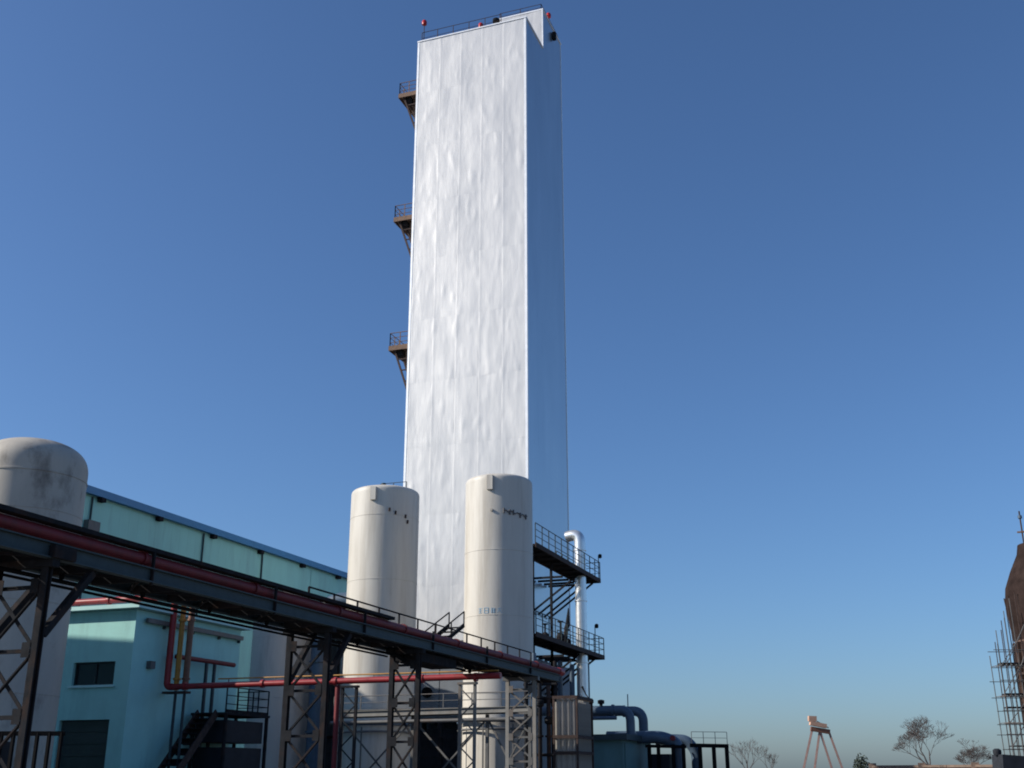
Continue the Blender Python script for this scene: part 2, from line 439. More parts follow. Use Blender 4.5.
# two wide platforms on the right side, low on the tower
XO, XI = -20.85, -22.35
for z, y0, y1 in ((14.45, 61.2, 75.1), (9.3, 61.2, 75.6)):
    p = MB().box(XI, XO - .001, y0, y1, z - .07, z).build('platform', 'steel_dark', tower)
    MB().box(XO, XO + .07, y0, y1 + .04, z - .18, z + .10).build('edge_channel', 'rust_dark', tower, p)
    MB().box(XI - .07, XI - .001, y0, y1 + .04, z - .18, z + .05).build('edge_channel', 'rust_dark', tower, p)
    MB().box(XI, XO - .001, y1 + .001, y1 + .07, z - .18, z + .1).build('edge_channel', 'rust_dark', tower, p)
    for q in range(9):
        y = y0 + .5 + (y1 - y0 - .8) * q / 8
        MB().bar((XI, y, z - .13), (XO - .01, y, z - .13), .08, .11).build('joist', 'steel_dark', tower, p)
    railing([(XO + .03, y0, z + .1), (XO + .03, y1, z + .1), (XI, y1, z + .1), (XI, 70.0, z + .1)], 1.15, tower, p, 'steel_teal', 1.25, .024, False, 2)
    for y in (71.3, 72.6, 73.9, 74.9):
        MB().bar((TX1 + .07, y, z - .25), (XI, y, z - .25), .10, .14).build('joist', 'steel_dark', tower, p)
        MB().bar((-21.3, y, z - .2), (TX1 + .06, y, z - 2.5), .11).build('bracket', 'steel_dark', tower, p)
    for y in (63.0, 66.5):
        MB().bar((-21.6, y, 0), (-21.6, y, z - .08), .14).build('column', 'steel_dark', tower, p)
    if z > 12:
        MB().box(XI + .1, XI + .45, 62.3, 62.7, z + .85, z + 1.3).build('lamp_box', 'rust', tower, p)
        MB().tube((XO, 74.9, z + .1), (XO, 74.9, z + 1.7), .03, 6).build('lamp_post', 'steel_dark', tower, p)
        MB().lathe(XO + .12, 74.9, [(.05, z + 1.5), (.13, z + 1.55), (.13, z + 1.75), (.04, z + 1.8)], 10).build('lamp_head', 'black', tower, p)
    else:
        for (x, y, s_) in ((-22.0, 66.4, .75), (-21.7, 68.6, 1.0), (-21.8, 70.3, .8)):      # valves standing on the deck
            b = MB(); b.tube((x, y, z), (x, y, z + .9 * s_), .14, 10); b.lathe(x, y, [(.22, z + .45 * s_), (.27, z + .5 * s_), (.27, z + .7 * s_), (.16, z + .85 * s_)], 14)
            b.lathe(x, y, [(.05, z + .9 * s_), (.06, z + 1.5 * s_), (.2, z + 1.55 * s_), (.2, z + 1.62 * s_)], 12)
            b.tube((x, y - .5, z + .5 * s_), (x, y + .5, z + .5 * s_), .12, 10)
            b.build('valve', 'steel_dark', tower, p)
        MB().path([(-21.7, 69.6, z + .3), (-21.65, 69.7, z + 1.3), (-21.6, 69.8, z + 1.5), (-21.55, 69.9, z + 2.6)], [.10, .16, .16, .04], 8).build('actuator', 'steel_dark', tower, p)
        MB().tube((XO, 73.6, z + .1), (XO, 73.6, z + 1.9), .03, 6).build('lamp_post', 'steel_dark', tower, p)
        MB().lathe(XO + .12, 73.6, [(.05, z + 1.7), (.13, z + 1.75), (.13, z + 1.95), (.04, z + 2.0)], 10).build('lamp_head', 'black', tower, p)
# instrument piping below, between the tower and the finned rack
pp = MB()
pp.path(bend([(TX1 + .1, 73.2, 6.4), (-22.2, 73.2, 6.4), (-22.2, 73.2, 1)], .5), .22, 12).build('drain_pipe', 'steel_dark', tower)
for (x, y, zt) in ((-22.9, 72.2, 8.8), (-21.9, 71.6, 8.5), (-21.7, 74.4, 9.3)):
    MB().tube((x, y, 0), (x, y, zt), .17, 10).build('riser', 'blue_pipe', tower)

# silver vent pipe
vx, vy = -21.35, 72.1
vent = thing('vent_pipe', (vx, vy, 0), 'shiny silver pipe with a bent top rising through the right platforms', 'pipe')
MB().path(bend([(vx, vy, 0), (vx, vy, 17.2), (vx - .95, vy + .1, 17.05)], .62, 10), .37, 20).build('pipe', 'pipe_silver', vent)
for z in (4.5, 8.6, 12.6, 16.0):
    MB().lathe(vx, vy, [(.371, z), (.43, z + .005), (.43, z + .07), (.371, z + .075)], 20).build('flange', 'pipe_silver', vent)

# ------------------------------------------------------------------ storage tanks
def tank(name, cx, cy, r, h, m, label, seams, dome=.25, shoulder=.22, sq=3.6, group='upright storage tanks'):
    t = thing(name, (cx, cy, 0), label, 'tank', group)
    prof = [(r * .96, 0.0), (r * .96, .5), (r, .52), (r, h - dome - shoulder)]
    hd = dome + shoulder
    for k in range(1, 17):
        a = k / 16 * math.pi / 2 * .995
        prof.append((r * math.cos(a) ** (2 / sq), h - hd + hd * math.sin(a) ** (2 / sq)))
    MB().lathe(cx, cy, prof, 72).build('shell', m, t)
    for z in seams:
        MB().lathe(cx, cy, [(r - .01, z - .03), (r + .012, z - .022), (r + .012, z + .022), (r - .01, z + .03)], 72).build('weld_band', m, t)
    return t
def on_tank(cx, cy, r, a, z, out=0.0):
    return Vector((cx + (r + out) * math.cos(a), cy + (r + out) * math.sin(a), z))
def lug(t, cx, cy, r, a, z0, z1, m):
    """pipe box over the tank shoulder"""
    d = Vector((math.cos(a), math.sin(a), 0)); s = Vector((-d.y, d.x, 0)); c = Vector((cx, cy, 0))
    b = MB(); vs_ = []
    for z in (z0, z1):
        for (o, q) in ((-.35, -.16), (.14, -.16), (.14, .16), (-.35, .16)):
            p = c + d * (r + o) + s * q; vs_.append((p.x, p.y, z))
    b.add(vs_, [(0, 3, 2, 1), (4, 5, 6, 7), (0, 1, 5, 4), (1, 2, 6, 5), (2, 3, 7, 6), (3, 0, 4, 7)])
    b.build('lifting_lug', m, t)

def cam_ang(cx, cy): return math.atan2(-cy, -cx)
# middle left of the pair
c1 = (-28.86, 57.6); r1 = 1.985; h1 = 17.5
t1 = tank('storage_tank', *c1, r1, h1, 'cream', 'tall cream tank with a weld band near its top, left of the pair',
          (15.65, 12.0, 8.4, 5.1))
a0 = cam_ang(*c1)
lug(t1, *c1, r1, a0 - .35, h1 - 1.05, h1 - .28, 'cream')
for da, z in ((.12, 15.9), (.62, 15.6), (.70, 15.3), (.3, 15.74)):
    p = on_tank(*c1, r1, a0 + da, z, .03)
    MB().tube(p - Vector((0, 0, .10)), p + Vector((.02, 0, .10)), .055, 8).build('nozzle', 'rust_dark', t1)
MB().tube((c1[0] - .2, c1[1] + .1, h1 - .1), (c1[0] - .2, c1[1] + .1, h1 + .45), .14, 10).build('safety_valve', 'steel_teal', t1)
railing([(c1[0] - .8, c1[1] + .9, h1 - .3), (c1[0] + .9, c1[1] + .9, h1 - .3)], .95, t1, t1, 'steel_teal', .85, .018, False, 0)
# middle right of the pair
c2 = (-21.2, 56.15); r2 = 1.84; h2 = 17.15
t2 = tank('storage_tank', *c2, r2, h2, 'cream', 'tall cream tank with faint blue lettering, right of the pair before the tower',
          (12.9, 9.5, 5.6))
a0 = cam_ang(*c2)
lug(t2, *c2, r2, a0 - .26, h2 - 1.05, h2 - .26, 'cream')
# blue lettering, four characters, built from strokes
rnd = random.Random(3)
GL = [[(0, .9, 1, .9), (.5, 1, .5, 0), (.1, .5, .9, .5), (.1, .1, .9, .1)],
      [(0, 1, 0, 0), (0, 1, 1, 1), (1, 1, 1, 0), (0, .5, 1, .5), (0, 0, 1, 0)],
      [(.2, 1, .2, 0), (.5, .85, 1, .85), (.5, .5, 1, .5), (.5, .1, 1, .1), (.75, .85, .75, .1)],
      [(0, .8, 1, .8), (.5, 1, 0, 0), (.5, .7, 1, 0), (.2, .35, .8, .35)]]
for gi, gl in enumerate(GL):
    b = MB()
    for (x0, y0, x1, y1) in gl:
        sz = .27; base = a0 - .60 + gi * .19
        P = on_tank(*c2, r2, base + x0 * sz / r2 * .8, 9.58 + y0 * sz, .004); Q = on_tank(*c2, r2, base + x1 * sz / r2 * .8, 9.58 + y1 * sz, .004)
        b.bar(P, Q, .022)
    b.build('lettering', 'blue_ink', t2)
# dark cable looped across the shaded side
pts = [on_tank(*c2, r2, a0 + .14 + .80 * k / 14, 14.95 - .014 * k + .06 * math.sin(k * 1.9), .04) for k in range(15)]
MB().path(pts, .026, 6).build('cable', 'cable_grey', t2)
for k, rr in ((0, .06), (3, .07), (5, .05), (9, .06), (13, .05)):
    p = pts[k]; MB().tube(p - Vector((0, 0, .12)), p + Vector((0, 0, .14)), rr * .8, 8).build('cable_clip', 'cable_grey', t2)
MB().tube(on_tank(*c2, r2, a0 - .22, 15.0, -.02), on_tank(*c2, r2, a0 - .22, 15.0, .08), .08, 10).build('nozzle', 'old_cream', t2)
# left edge tank
c3 = (-30.5, 31.65); r3 = 1.98; h3 = 13.45
t3 = tank('storage_tank', *c3, r3, h3, 'old_cream', 'weathered stained cream tank at the left edge of the picture', (10.6, 7.4, 4.3), .4, .8, 2.5)
a0 = cam_ang(*c3)
MB().lathe(*c3, [(r3 - .02, 11.92), (r3 + .02, 11.94), (r3 + .02, 12.0), (r3 - .02, 12.02)], 72).build('top_ring', 'old_cream', t3)
# grey tank standing behind the bridge
c4 = (-36.9, 60.4); r4 = 1.78; h4 = 12.35
t4 = tank('storage_tank', *c4, r4, h4, 'grey_tank', 'grey tank seen below the pipe bridge behind the low teal building', (9.5, 6.0), .7, .45, 2.3)

# bent silver duct behind the bridge
duct = thing('air_duct', (-34.5, 60.8, 0), 'fat grey duct bending over just above the bridge beside the cream tank', 'duct')
MB().path(bend([(-34.2, 60.3, 0), (-34.2, 60.3, 11.55), (-30.6, 60.6, 11.75)], 1.3, 10), .5, 18).build('pipe', 'blue_pipe', duct)
MB().path(bend([(-33.1, 61.8, 0), (-33.1, 61.8, 11.3), (-30.2, 62.0, 11.3)], 1.2, 10), .42, 18).build('pipe', 'pipe_silver', duct)
for z in (4, 8):
    MB().lathe(-34.2, 60.3, [(.501, z), (.6, z + .01), (.6, z + .12), (.501, z + .13)], 18).build('flange', 'blue_pipe', duct)

# ------------------------------------------------------------------ long teal hall
hall = thing('plant_hall', (-62, 65, 0), 'long teal factory hall with a bright blue roof edge', 'building')
HX = -50.0; HY0, HY1 = 32.5, 93.0; HZ = 19.1
MB().box(HX - 24, HX - .14, HY0, HY1, 0, HZ - .1).build('wall', 'teal_wall', hall)
ys = [HY0, 45.2, 57.5, 69.9, 78.0, 86.0, HY1]
for a, c in zip(ys[:-1], ys[1:]):
    b = MB(); n = int((c - a) / .9); st = (c - a - .05) / n
    for k in range(n):       # shallow ribbed cladding
        y = a + .025 + k * st
        b.add([(HX - .08, y, 0), (HX - .07, y + .04 * st, 0), (HX - .07, y + .96 * st, 0), (HX - .08, y + st, 0),
               (HX - .08, y, HZ - .35), (HX - .07, y + .04 * st, HZ - .35), (HX - .07, y + .96 * st, HZ - .35), (HX - .08, y + st, HZ - .35)],
              [(0, 1, 5, 4), (1, 2, 6, 5), (2, 3, 7, 6)])
    b.build('wall_panel', 'teal_wall', hall)
b = MB(); b.box(HX - 24.4, HX + .25, HY0 - .3, HY1 + .3, HZ - .02, HZ + .22); rf = b.build('roof', 'blue_sheet', hall)
MB().box(HX + .251, HX + .33, HY0 - .3, HY1 + .3, HZ - .22, HZ + .26).build('fascia', 'blue_sheet', hall, rf)
MB().box(HX - .05, HX + .25, HY0 - .2, HY1 + .2, HZ - .20, HZ - .03).build('gutter', 'blue_sheet', hall, rf)
for y in (57.45, 69.8, 77.95):
    MB().tube((HX + .03, y, 0), (HX + .03, y, HZ - .3), .065, 8).build('downpipe', 'steel_teal', hall)
for y in (58.2, 64.3, 70.9, 77.5, 84.2, 90.6):
    MB().box(HX - .06, HX + .32, y - .22, y + .22, HZ - .5, HZ - .23).build('gutter_outlet', 'steel_dark', hall)
MB().box(HX - .06, HX + .35, 57.0, 58.1, 15.0, 17.2).build('wall_cabinet', 'steel_grey', hall)
# block added out of view on the left, shaped for the shadow it casts
caster = thing('shadow_caster', (-49, 22.5, 0), 'unseen teal block added out to the left of the tanks to cast shade', 'building')
b = MB(); x0, x1, y0, y1 = -57, -42, 14, 30; za, zb = 17.8, 16.5
b.add([(x0, y0, 0), (x1, y0, 0), (x1, y1, 0), (x0, y1, 0), (x0, y0, za), (x1, y0, zb), (x1, y1, zb), (x0, y1, za)],
      [(0, 3, 2, 1), (4, 5, 6, 7), (0, 1, 5, 4), (1, 2, 6, 5), (2, 3, 7, 6), (3, 0, 4, 7)])
b.build('wall', 'teal_wall', caster)
b = MB(); b.add([(x0 - .1, y0 - .1, za + .03), (x1 + .1, y0 - .1, zb + .03), (x1 + .1, y1 + .02, zb + .03), (x0 - .1, y1 + .02, za + .03),
       (x0 - .1, y0 - .1, za + .15), (x1 + .1, y0 - .1, zb + .15), (x1 + .1, y1 + .02, zb + .15), (x0 - .1, y1 + .02, za + .15)],
      [(0, 3, 2, 1), (4, 5, 6, 7), (0, 1, 5, 4), (1, 2, 6, 5), (2, 3, 7, 6), (3, 0, 4, 7)])
b.build('roof', 'blue_sheet', caster)

# ------------------------------------------------------------------ low teal building
low = thing('switch_house', (-34, 42, 0), 'low pale teal building with flat roof behind the left trestle', 'building')
LX0, LX1, LY0, LY1, LZ = -38.0, -30.1, 38.0, 45.6, 8.1
# front wall with real openings
WX0, WX1, WZ0, WZ1 = -32.95, -30.88, 5.12, 6.04
DX0, DX1, DZ1 = -33.3, -30.85, 3.78
b = MB()
b.box(LX0, LX1, LY0 + .3, LY1, 0, LZ - .02)
b.build('wall', 'teal_plaster', low)
b = MB()
b.box(LX0, LX1, LY0, LY0 + .299, WZ1, LZ - .02)
b.box(LX0, WX0, LY0, LY0 + .299, WZ0, WZ1); b.box(WX1, LX1, LY0, LY0 + .299, WZ0, WZ1)
b.box(LX0, LX1, LY0, LY0 + .299, DZ1, WZ0)
b.box(LX0, DX0, LY0, LY0 + .299, 0, DZ1); b.box(DX1, LX1, LY0, LY0 + .299, 0, DZ1)
b.build('front_wall', 'teal_plaster', low)
win = MB().box(WX0, WX1, LY0 + .20, LY0 + .23, WZ0, WZ1).build('window', 'glass', low)
b = MB(); b.box(WX0, WX1, LY0 + .14, LY0 + .199, WZ0, WZ0 + .06); b.box(WX0, WX1, LY0 + .14, LY0 + .199, WZ1 - .06, WZ1)
b.box(WX0, WX0 + .06, LY0 + .14, LY0 + .199, WZ0 + .06, WZ1 - .06); b.box(WX1 - .06, WX1, LY0 + .14, LY0 + .199, WZ0 + .06, WZ1 - .06)
b.box((WX0 + WX1) / 2 - .03, (WX0 + WX1) / 2 + .03, LY0 + .14, LY0 + .199, WZ0 + .06, WZ1 - .06)
b.build('window_frame', 'door_dark', low, win)
MB().box(WX0 - .1, WX1 + .1, LY0 - .09, LY0 + .13, WZ0 - .09, WZ0 - .001).build('window_sill', 'pale_teal', low, win)
dr = MB().box(DX0, DX1, LY0 + .18, LY0 + .24, 0, DZ1).build('door', 'door_dark', low)
for k in range(8):
    MB().box(DX0 + .02, DX1 - .02, LY0 + .15, LY0 + .179, .1 + k * .46, .1 + k * .46 + .42).build('door_slat', 'door_dark', low, dr)
rf = MB().box(LX0 - .35, LX1 + .38, LY0 - .38, LY1 + .3, LZ, LZ + .16).build('roof_slab', 'pale_teal', low)
MB().box(LX1 + .1, LX1 + .24, LY0 + .5, LY1 - .1, LZ - .5, LZ - .32).build('cable_tray', 'steel_grey', low)
for y in (39.8, 41.8, 43.8, 45.4):
    MB().box(LX1 + .001, LX1 + .12, y - .05, y + .05, LZ - .62, LZ - .51).build('tray_bracket', 'steel_teal', low)
MB().box(LX1 + .001, LX1 + .22, 38.95, 39.25, 5.8, 6.1).build('wall_lamp', 'steel_grey', low)
# red pipe on the side wall
rp = thing('wall_pipe', (-29.6, 42, 0), 'short dark red pipe fixed along the side of the low teal building', 'pipe')
MB().path(bend([(-29.6, 40.2, 6.38), (-29.6, 44.5, 6.39)], .1), .1, 10).build('pipe', 'dull_red', rp)
for y in (42.4, 43.0):
    MB().bar((-29.6, y, 0), (-29.6, y, 6.3), .11).build('post', 'steel_teal', rp)
# steel stair against the building
stair = thing('steel_stair', (-28.6, 42, 0), 'dark steel stair climbing to a landing beside the low teal building', 'stair')
for x in (-29.5, -28.6):
    MB().bar((x, 38.0, .1), (x, 42.0, 4.2), .06, .32).build('stringer', 'rust_dark', stair)
for k in range(20):
    q = (k + .5) / 20
    MB().box(-29.46, -28.64, 38.0 + 4.0 * q - .13, 38.0 + 4.0 * q + .13, .12 + 4.1 * q, .16 + 4.1 * q).build('tread', 'steel_dark', stair)
    if k % 2 == 0: MB().box(-29.46, -28.64, 38.0 + 4.0 * q + .10, 38.0 + 4.0 * q + .12, .0 + 4.1 * q - .12, .12 + 4.1 * q).build('riser', 'steel_dark', stair)
ld = MB().box(-29.9, -28.1, 42.0, 45.4, 4.1, 4.2).build('landing', 'steel_dark', stair)
railing([(-28.2, 42.05, 4.2), (-28.2, 45.35, 4.2), (-29.8, 45.35, 4.2)], 1.05, stair, ld, 'steel_dark', .8, .022, True, 2)
for (x, y) in ((-29.8, 42.1), (-28.2, 42.1), (-28.2, 45.3), (-29.8, 45.3)):
    MB().bar((x, y, 0), (x, y, 4.1), .12).build('post', 'steel_dark', stair)
for z in (.8, 1.9, 3.0):
    MB().box(-29.8, -28.25, 42.3, 45.1, z, z + .9).build('storage_bin', 'bulk_dark', stair)

# ------------------------------------------------------------------ pipe bridge
BX0, BX1 = -16.95, -15.6
BY0, BY1 = 9.0, 49.0
bridge = thing('pipe_bridge', ((BX0 + BX1) / 2, 30, 0), 'long dark steel pipe bridge crossing from the left edge toward the tower', 'bridge')
for x in (BX0, BX1):
    MB().ibeam((x, BY0, 5.765), (x, BY1, 5.765), .31, .18, .028).build('side_beam', 'steel_teal', bridge)
n = 30
for k in range(n + 1):
    y = BY0 + .1 + (BY1 - BY0 - .2) * k / n
    MB().box(BX0 + .1, BX1 - .1, y - .05, y + .05, 5.58, 5.76).build('cross_beam', 'steel_dark', bridge)
for k in range(n):
    y = BY0 + .1 + (BY1 - BY0 - .2) * k / n; y2 = BY0 + .1 + (BY1 - BY0 - .2) * (k + 1) / n
    if k % 2: MB().bar((BX0 + .12, y + .1, 5.66), (BX1 - .12, y2 - .1, 5.66), .06).build('brace', 'steel_dark', bridge)
    else: MB().bar((BX1 - .12, y + .1, 5.66), (BX0 + .12, y2 - .1, 5.66), .06).build('brace', 'steel_dark', bridge)
MB().box(BX0 + .1, BX0 + .75, BY0, BY1, 5.93, 5.96).build('walkway', 'steel_dark', bridge)
tr = MB(); tr.box(BX1 - .20, BX1 + .06, BY0, 32.0, 6.27, 6.30); tr.box(BX1 + .045, BX1 + .06, BY0, 32.0, 6.301, 6.36); tr.build('cable_tray', 'steel_dark', bridge)
for k in range(8):
    y = BY0 + 1 + k * 5.0
    MB().box(BX1 + .015, BX1 + .085, y - .02, y + .02, 5.55, 6.26).build('tray_post', 'steel_dark', bridge)
railing([(BX0 + .03, 29.0, 5.95), (BX0 + .03, BY1, 5.95)], .98, bridge, bridge, 'steel_dark', 1.55, .024, False, 1)
MB().tube((BX0 + .5, BY0, 5.42), (BX0 + .5, 40, 5.42), .045, 8).build('conduit', 'black', bridge)
MB().tube((BX0 + .2, BY0, 5.38), (BX0 + .2, 34, 5.38), .03, 8).build('conduit', 'black', bridge)
for k in range(12):
    y = BY0 + 1.5 + k * 2.6
    MB().box(BX0 + .46, BX0 + .54, y - .03, y + .03, 5.465, 5.58).build('hanger', 'black', bridge)
# crossing step-over stair on the bridge
for x in (BX0 + .25, BX0 + .85):
    MB().bar((x, 36.6, 5.9), (x, 39.0, 6.95), .06, .14).build('step_stringer', 'steel_dark', bridge)
    MB().tube((x, 36.6, 6.4), (x, 39.0, 7.45), .026, 6).build('step_handrail', 'steel_dark', bridge)
    for q in (0, .5, 1): MB().bar((x, 36.6 + 2.4 * q, 5.9 + 1.05 * q), (x, 36.6 + 2.4 * q, 6.4 + 1.05 * q), .04).build('step_post', 'steel_dark', bridge)
for k in range(5):
    q = (k + .5) / 5
    MB().box(BX0 + .285, BX0 + .815, 36.6 + 2.4 * q - .11, 36.6 + 2.4 * q + .11, 5.9 + 1.05 * q - .015, 5.9 + 1.05 * q + .015).build('tread', 'steel_dark', bridge)
# boxes hanging under the deck
MB().box(BX0 + .2, BX1 - .2, 34.6, 37.6, 5.25, 5.55).build('junction_box', 'steel_dark', bridge)
MB().box(BX1 + .03, BX1 + .17, 16.9, 17.5, 5.62, 5.86).build('tag_plate', 'steel_dark', bridge)

# pipes lying on the bridge
for nm, x, z, r, y0, y1, m, lb in (
        ('bridge_pipe', BX1 - .16, 6.11, .14, BY0, BY1 + .9, 'dull_red', 'dark red pipe running along the near edge of the pipe bridge'),
        ('bridge_pipe', BX1 - .47, 6.07, .10, BY0, BY1 - .5, 'brown_pipe', 'thin brown pipe beside the red pipe on top of the bridge')):
    o = thing(nm, (x, 30, z), lb, 'pipe')
    MB().tube((x, y0, z), (x, y1, z), r, 14).build('pipe', m, o)
    k = 0
    while y0 + 2 + k * 4.4 < y1:
        y = y0 + 2 + k * 4.4
        MB().path([(x, y, z), (x, y + .12, z)], r + .035, 14).build('flange', m, o); k += 1
    if m == 'dull_red': MB().path([(x, y1 - .55, z), (x, y1 + .04, z)], r + .03, 14).build('pipe_end', 'red_paint', o)

# trestles
def trestle(y, label, m, m2, knee=True, bays=4, xa=None):
    t = thing('trestle', ((BX0 + BX1) / 2, y, 0), label, 'trestle', 'trestles carrying the pipe bridge')
    xa = xa or BX0 + .05; xb = BX1 - .1
    for x in (xa, xb):
        p = MB(); p.ibeam((x, y, 0), (x, y, 5.54), .16, .16, .02) if False else p.bar((x, y - .06, 0), (x, y - .06, 5.54), .15, .03)
        p.bar((x, y + .06, 0), (x, y + .06, 5.54), .15, .03); p.bar((x, y, 0), (x, y, 5.53), .025, .088)
        p.build('post', m, t)
    MB().box(xa - .2, xb + .2, y - .1, y + .1, 5.46, 5.607).build('cap_beam', m2, t)
    zs = [.3 + (5.1 - .3) * k / bays for k in range(bays + 1)]
    for i, z in enumerate(zs):
        MB().angle((xa + .07, y, z), (xb - .07, y, z), .08).build('strut', m2, t)
        for xg, sg in ((xa, 1), (xb, -1)):
            MB().box(xg + sg * .08, xg + sg * .27, y - .088, y - .076, z - .13, z + .15).build('gusset', m2, t)
        if i < bays:
            z2 = zs[i + 1]
            MB().angle((xa + .07, y - .03, z + .05), (xb - .07, y - .03, z2 - .05), .075).build('brace', m2, t)
            MB().angle((xb - .07, y + .03, z + .05), (xa + .07, y + .03, z2 - .05), .075).build('brace', m2, t)
    if knee:
        for x in (xa, xb):
            MB().bar((x, y + .09, 4.2), (x, y + 1.25, 5.55), .14, .14).build('knee_brace', m2, t)
    return t
trestle(17.05, 'dark lattice trestle at the left edge in front of the stained tank', 'steel_dark', 'steel_dark')
trestle(28.1, 'black lattice trestle of the bridge in front of the grey tank', 'steel_dark', 'steel_dark', True, 4)
trestle(34.2, 'slim lattice trestle in front of the left cream tank', 'steel_dark', 'steel_dark', False, 4, -16.65)
trestle(45.9, 'pale grey lattice trestle under the far end of the bridge', 'steel_pale', 'steel_grey', False, 5)

# ------------------------------------------------------------------ red fire main, yellow pipe
fire = thing('fire_main', (-24, 40, 0), 'bright red pipe dropping past the low building then running right before the tanks', 'pipe')
PY = 40.0
MB().path(bend([(-36.5, PY, 8.85), (-30.0, PY, 8.87)], .2), .14, 14).build('upper_run', 'red_paint', fire)
MB().path(bend([(-30.0, PY, 8.87), (-29.78, PY, 8.87), (-29.78, PY, 5.13), (-29.5, PY, 5.13)], .2), .14, 14).build('drop_pipe', 'red_paint', fire)
MB().tube((-29.5, PY, 5.13), (-15.0, PY, 5.18), .118, 14).build('lower_run', 'red_paint', fire)
for x in (-36, -33.2, -30.9):
    MB().path([(x - .06, PY, 8.86), (x + .06, PY, 8.86)], .19, 14).build('flange', 'red_paint', fire)
for x in (-28.9, -25.2, -21.9, -18.2, -16.0):
    MB().path([(x - .06, PY, 5.15), (x + .06, PY, 5.15)], .165, 14).build('flange', 'red_paint', fire)
MB().tube((-21.85, PY + .1, 0), (-21.85, PY + .1, 5.0), .10, 12).build('riser', 'dull_red', fire)
MB().lathe(-16.25, PY, [(.05, 5.3), (.08, 5.42), (.2, 5.44), (.2, 5.5)], 12).build('hand_wheel', 'black', fire)
tr_ = thing('trace_line', (-24, 40.3, 0), 'thin olive line strung just above the red pipe', 'pipe')
MB().tube((-27.5, PY + .3, 5.42), (-15.2, PY + .3, 5.40), .028, 8).build('pipe', 'yellow_paint', tr_)
for k in range(6): MB().bar((-27 + k * 2.2, PY + .3, 5.28), (-27 + k * 2.2, PY + .3, 5.4), .03).build('clip', 'steel_grey', tr_)
for nm, x, m, lb in (('riser_pipe', -29.42, 'yellow_paint', 'yellow ochre pipe standing next to the red drop pipe'),
                     ('riser_pipe', -28.98, 'brown_pipe', 'brown pipe standing right of the yellow one by the low building')):
    o = thing(nm, (x, PY + .15, 0), lb, 'pipe')
    MB().path(bend([(x, PY + .4, 9.1 if m == 'yellow_paint' else 8.9), (x, PY + .15, 8.7), (x, PY + .15, 5.0)], .12), .11 if m == 'yellow_paint' else .13, 12).build('pipe', m, o)
    for z in (5.4, 7.8): MB().lathe(x, PY + .15, [(.1, z), (.17, z + .01), (.17, z + .09), (.1, z + .1)], 12).build('flange', m, o)
    MB().tube((x, PY + .15, 4.98), (x, PY + .15, 0), .06, 8).build('leg', 'steel_teal', o)
MB().box(-29.95, -28.8, PY - .05, PY + .32, 4.86, 4.95).build('saddle', 'rust_dark', fire)

# small lattice columns that carry the red pipe
def pipe_column(x, label, m):
    t = thing('pipe_column', (x, PY, 0), label, 'pipe support', 'lattice columns under the red pipe')
    zt = 4.9; wd = .30
    for dx in (-wd, wd):
        MB().angle((x + dx, PY + .05, 0), (x + dx, PY + .05, zt), .10).build('post', m, t)
    MB().box(x - wd - .08, x + wd + .08, PY - .06, PY + .16, zt, zt + .08).build('cap', m, t)
    k = 0; z = .1
    while z + .5 < zt:
        a, c = (-wd, wd) if k % 2 else (wd, -wd)
        MB().angle((x + a * .9, PY + .03, z), (x + c * .9, PY + .03, z + .5), .05).build('brace', m, t)
        z += .52; k += 1
pipe_column(-21.3, 'slim dark lattice column under the red pipe before the left cream tank', 'steel_dark')
pipe_column(-16.35, 'slim lattice column under the red pipe before the right cream tank', 'steel_grey')

# ------------------------------------------------------------------ pale walkway in front of the tanks
wk = thing('gallery', (-22, 50, 0), 'pale grey steel gallery with handrail crossing before both cream tanks', 'walkway')
WY = 50.0
MB().ibeam((-27.4, WY, 4.45), (-17.3, WY, 4.55), .26, .16, .025).build('beam', 'steel_pale', wk)
MB().ibeam((-27.4, WY + 1.1, 4.45), (-17.3, WY + 1.1, 4.55), .26, .16, .025).build('beam', 'steel_grey', wk)
dk = MB().box(-27.4, -17.3, WY - .05, WY + 1.2, 4.62, 4.66).build('deck', 'steel_grey', wk)
railing([(-27.4, WY, 4.66), (-17.3, WY, 4.70)], .62, wk, dk, 'steel_grey', 1.5, .022, False, 1)
for x in (-27.2, -23.4, -19.6, -17.5):
    MB().bar((x, WY + .5, 0), (x, WY + .5, 4.35), .14).build('column', 'steel_grey', wk)
MB().tube((-27.4, WY - .25, 4.05), (-17.5, WY - .25, 4.1), .09, 10).build('hung_pipe', 'steel_grey', wk)
for xa_, xb_ in ((-27.2, -23.4), (-23.4, -19.6), (-19.6, -17.5)):
    MB().angle((xa_, WY + .5, .4), (xb_, WY + .5, 4.2), .09).build('brace', 'steel_grey', wk)
    MB().angle((xb_, WY + .56, .4), (xa_, WY + .56, 4.2), .09).build('brace', 'steel_grey', wk)
man = thing('valve_manifold', (-18.2, 53.6, 0), 'cluster of dark upright valve pipes between the pale trestle and the finned rack', 'pipes')
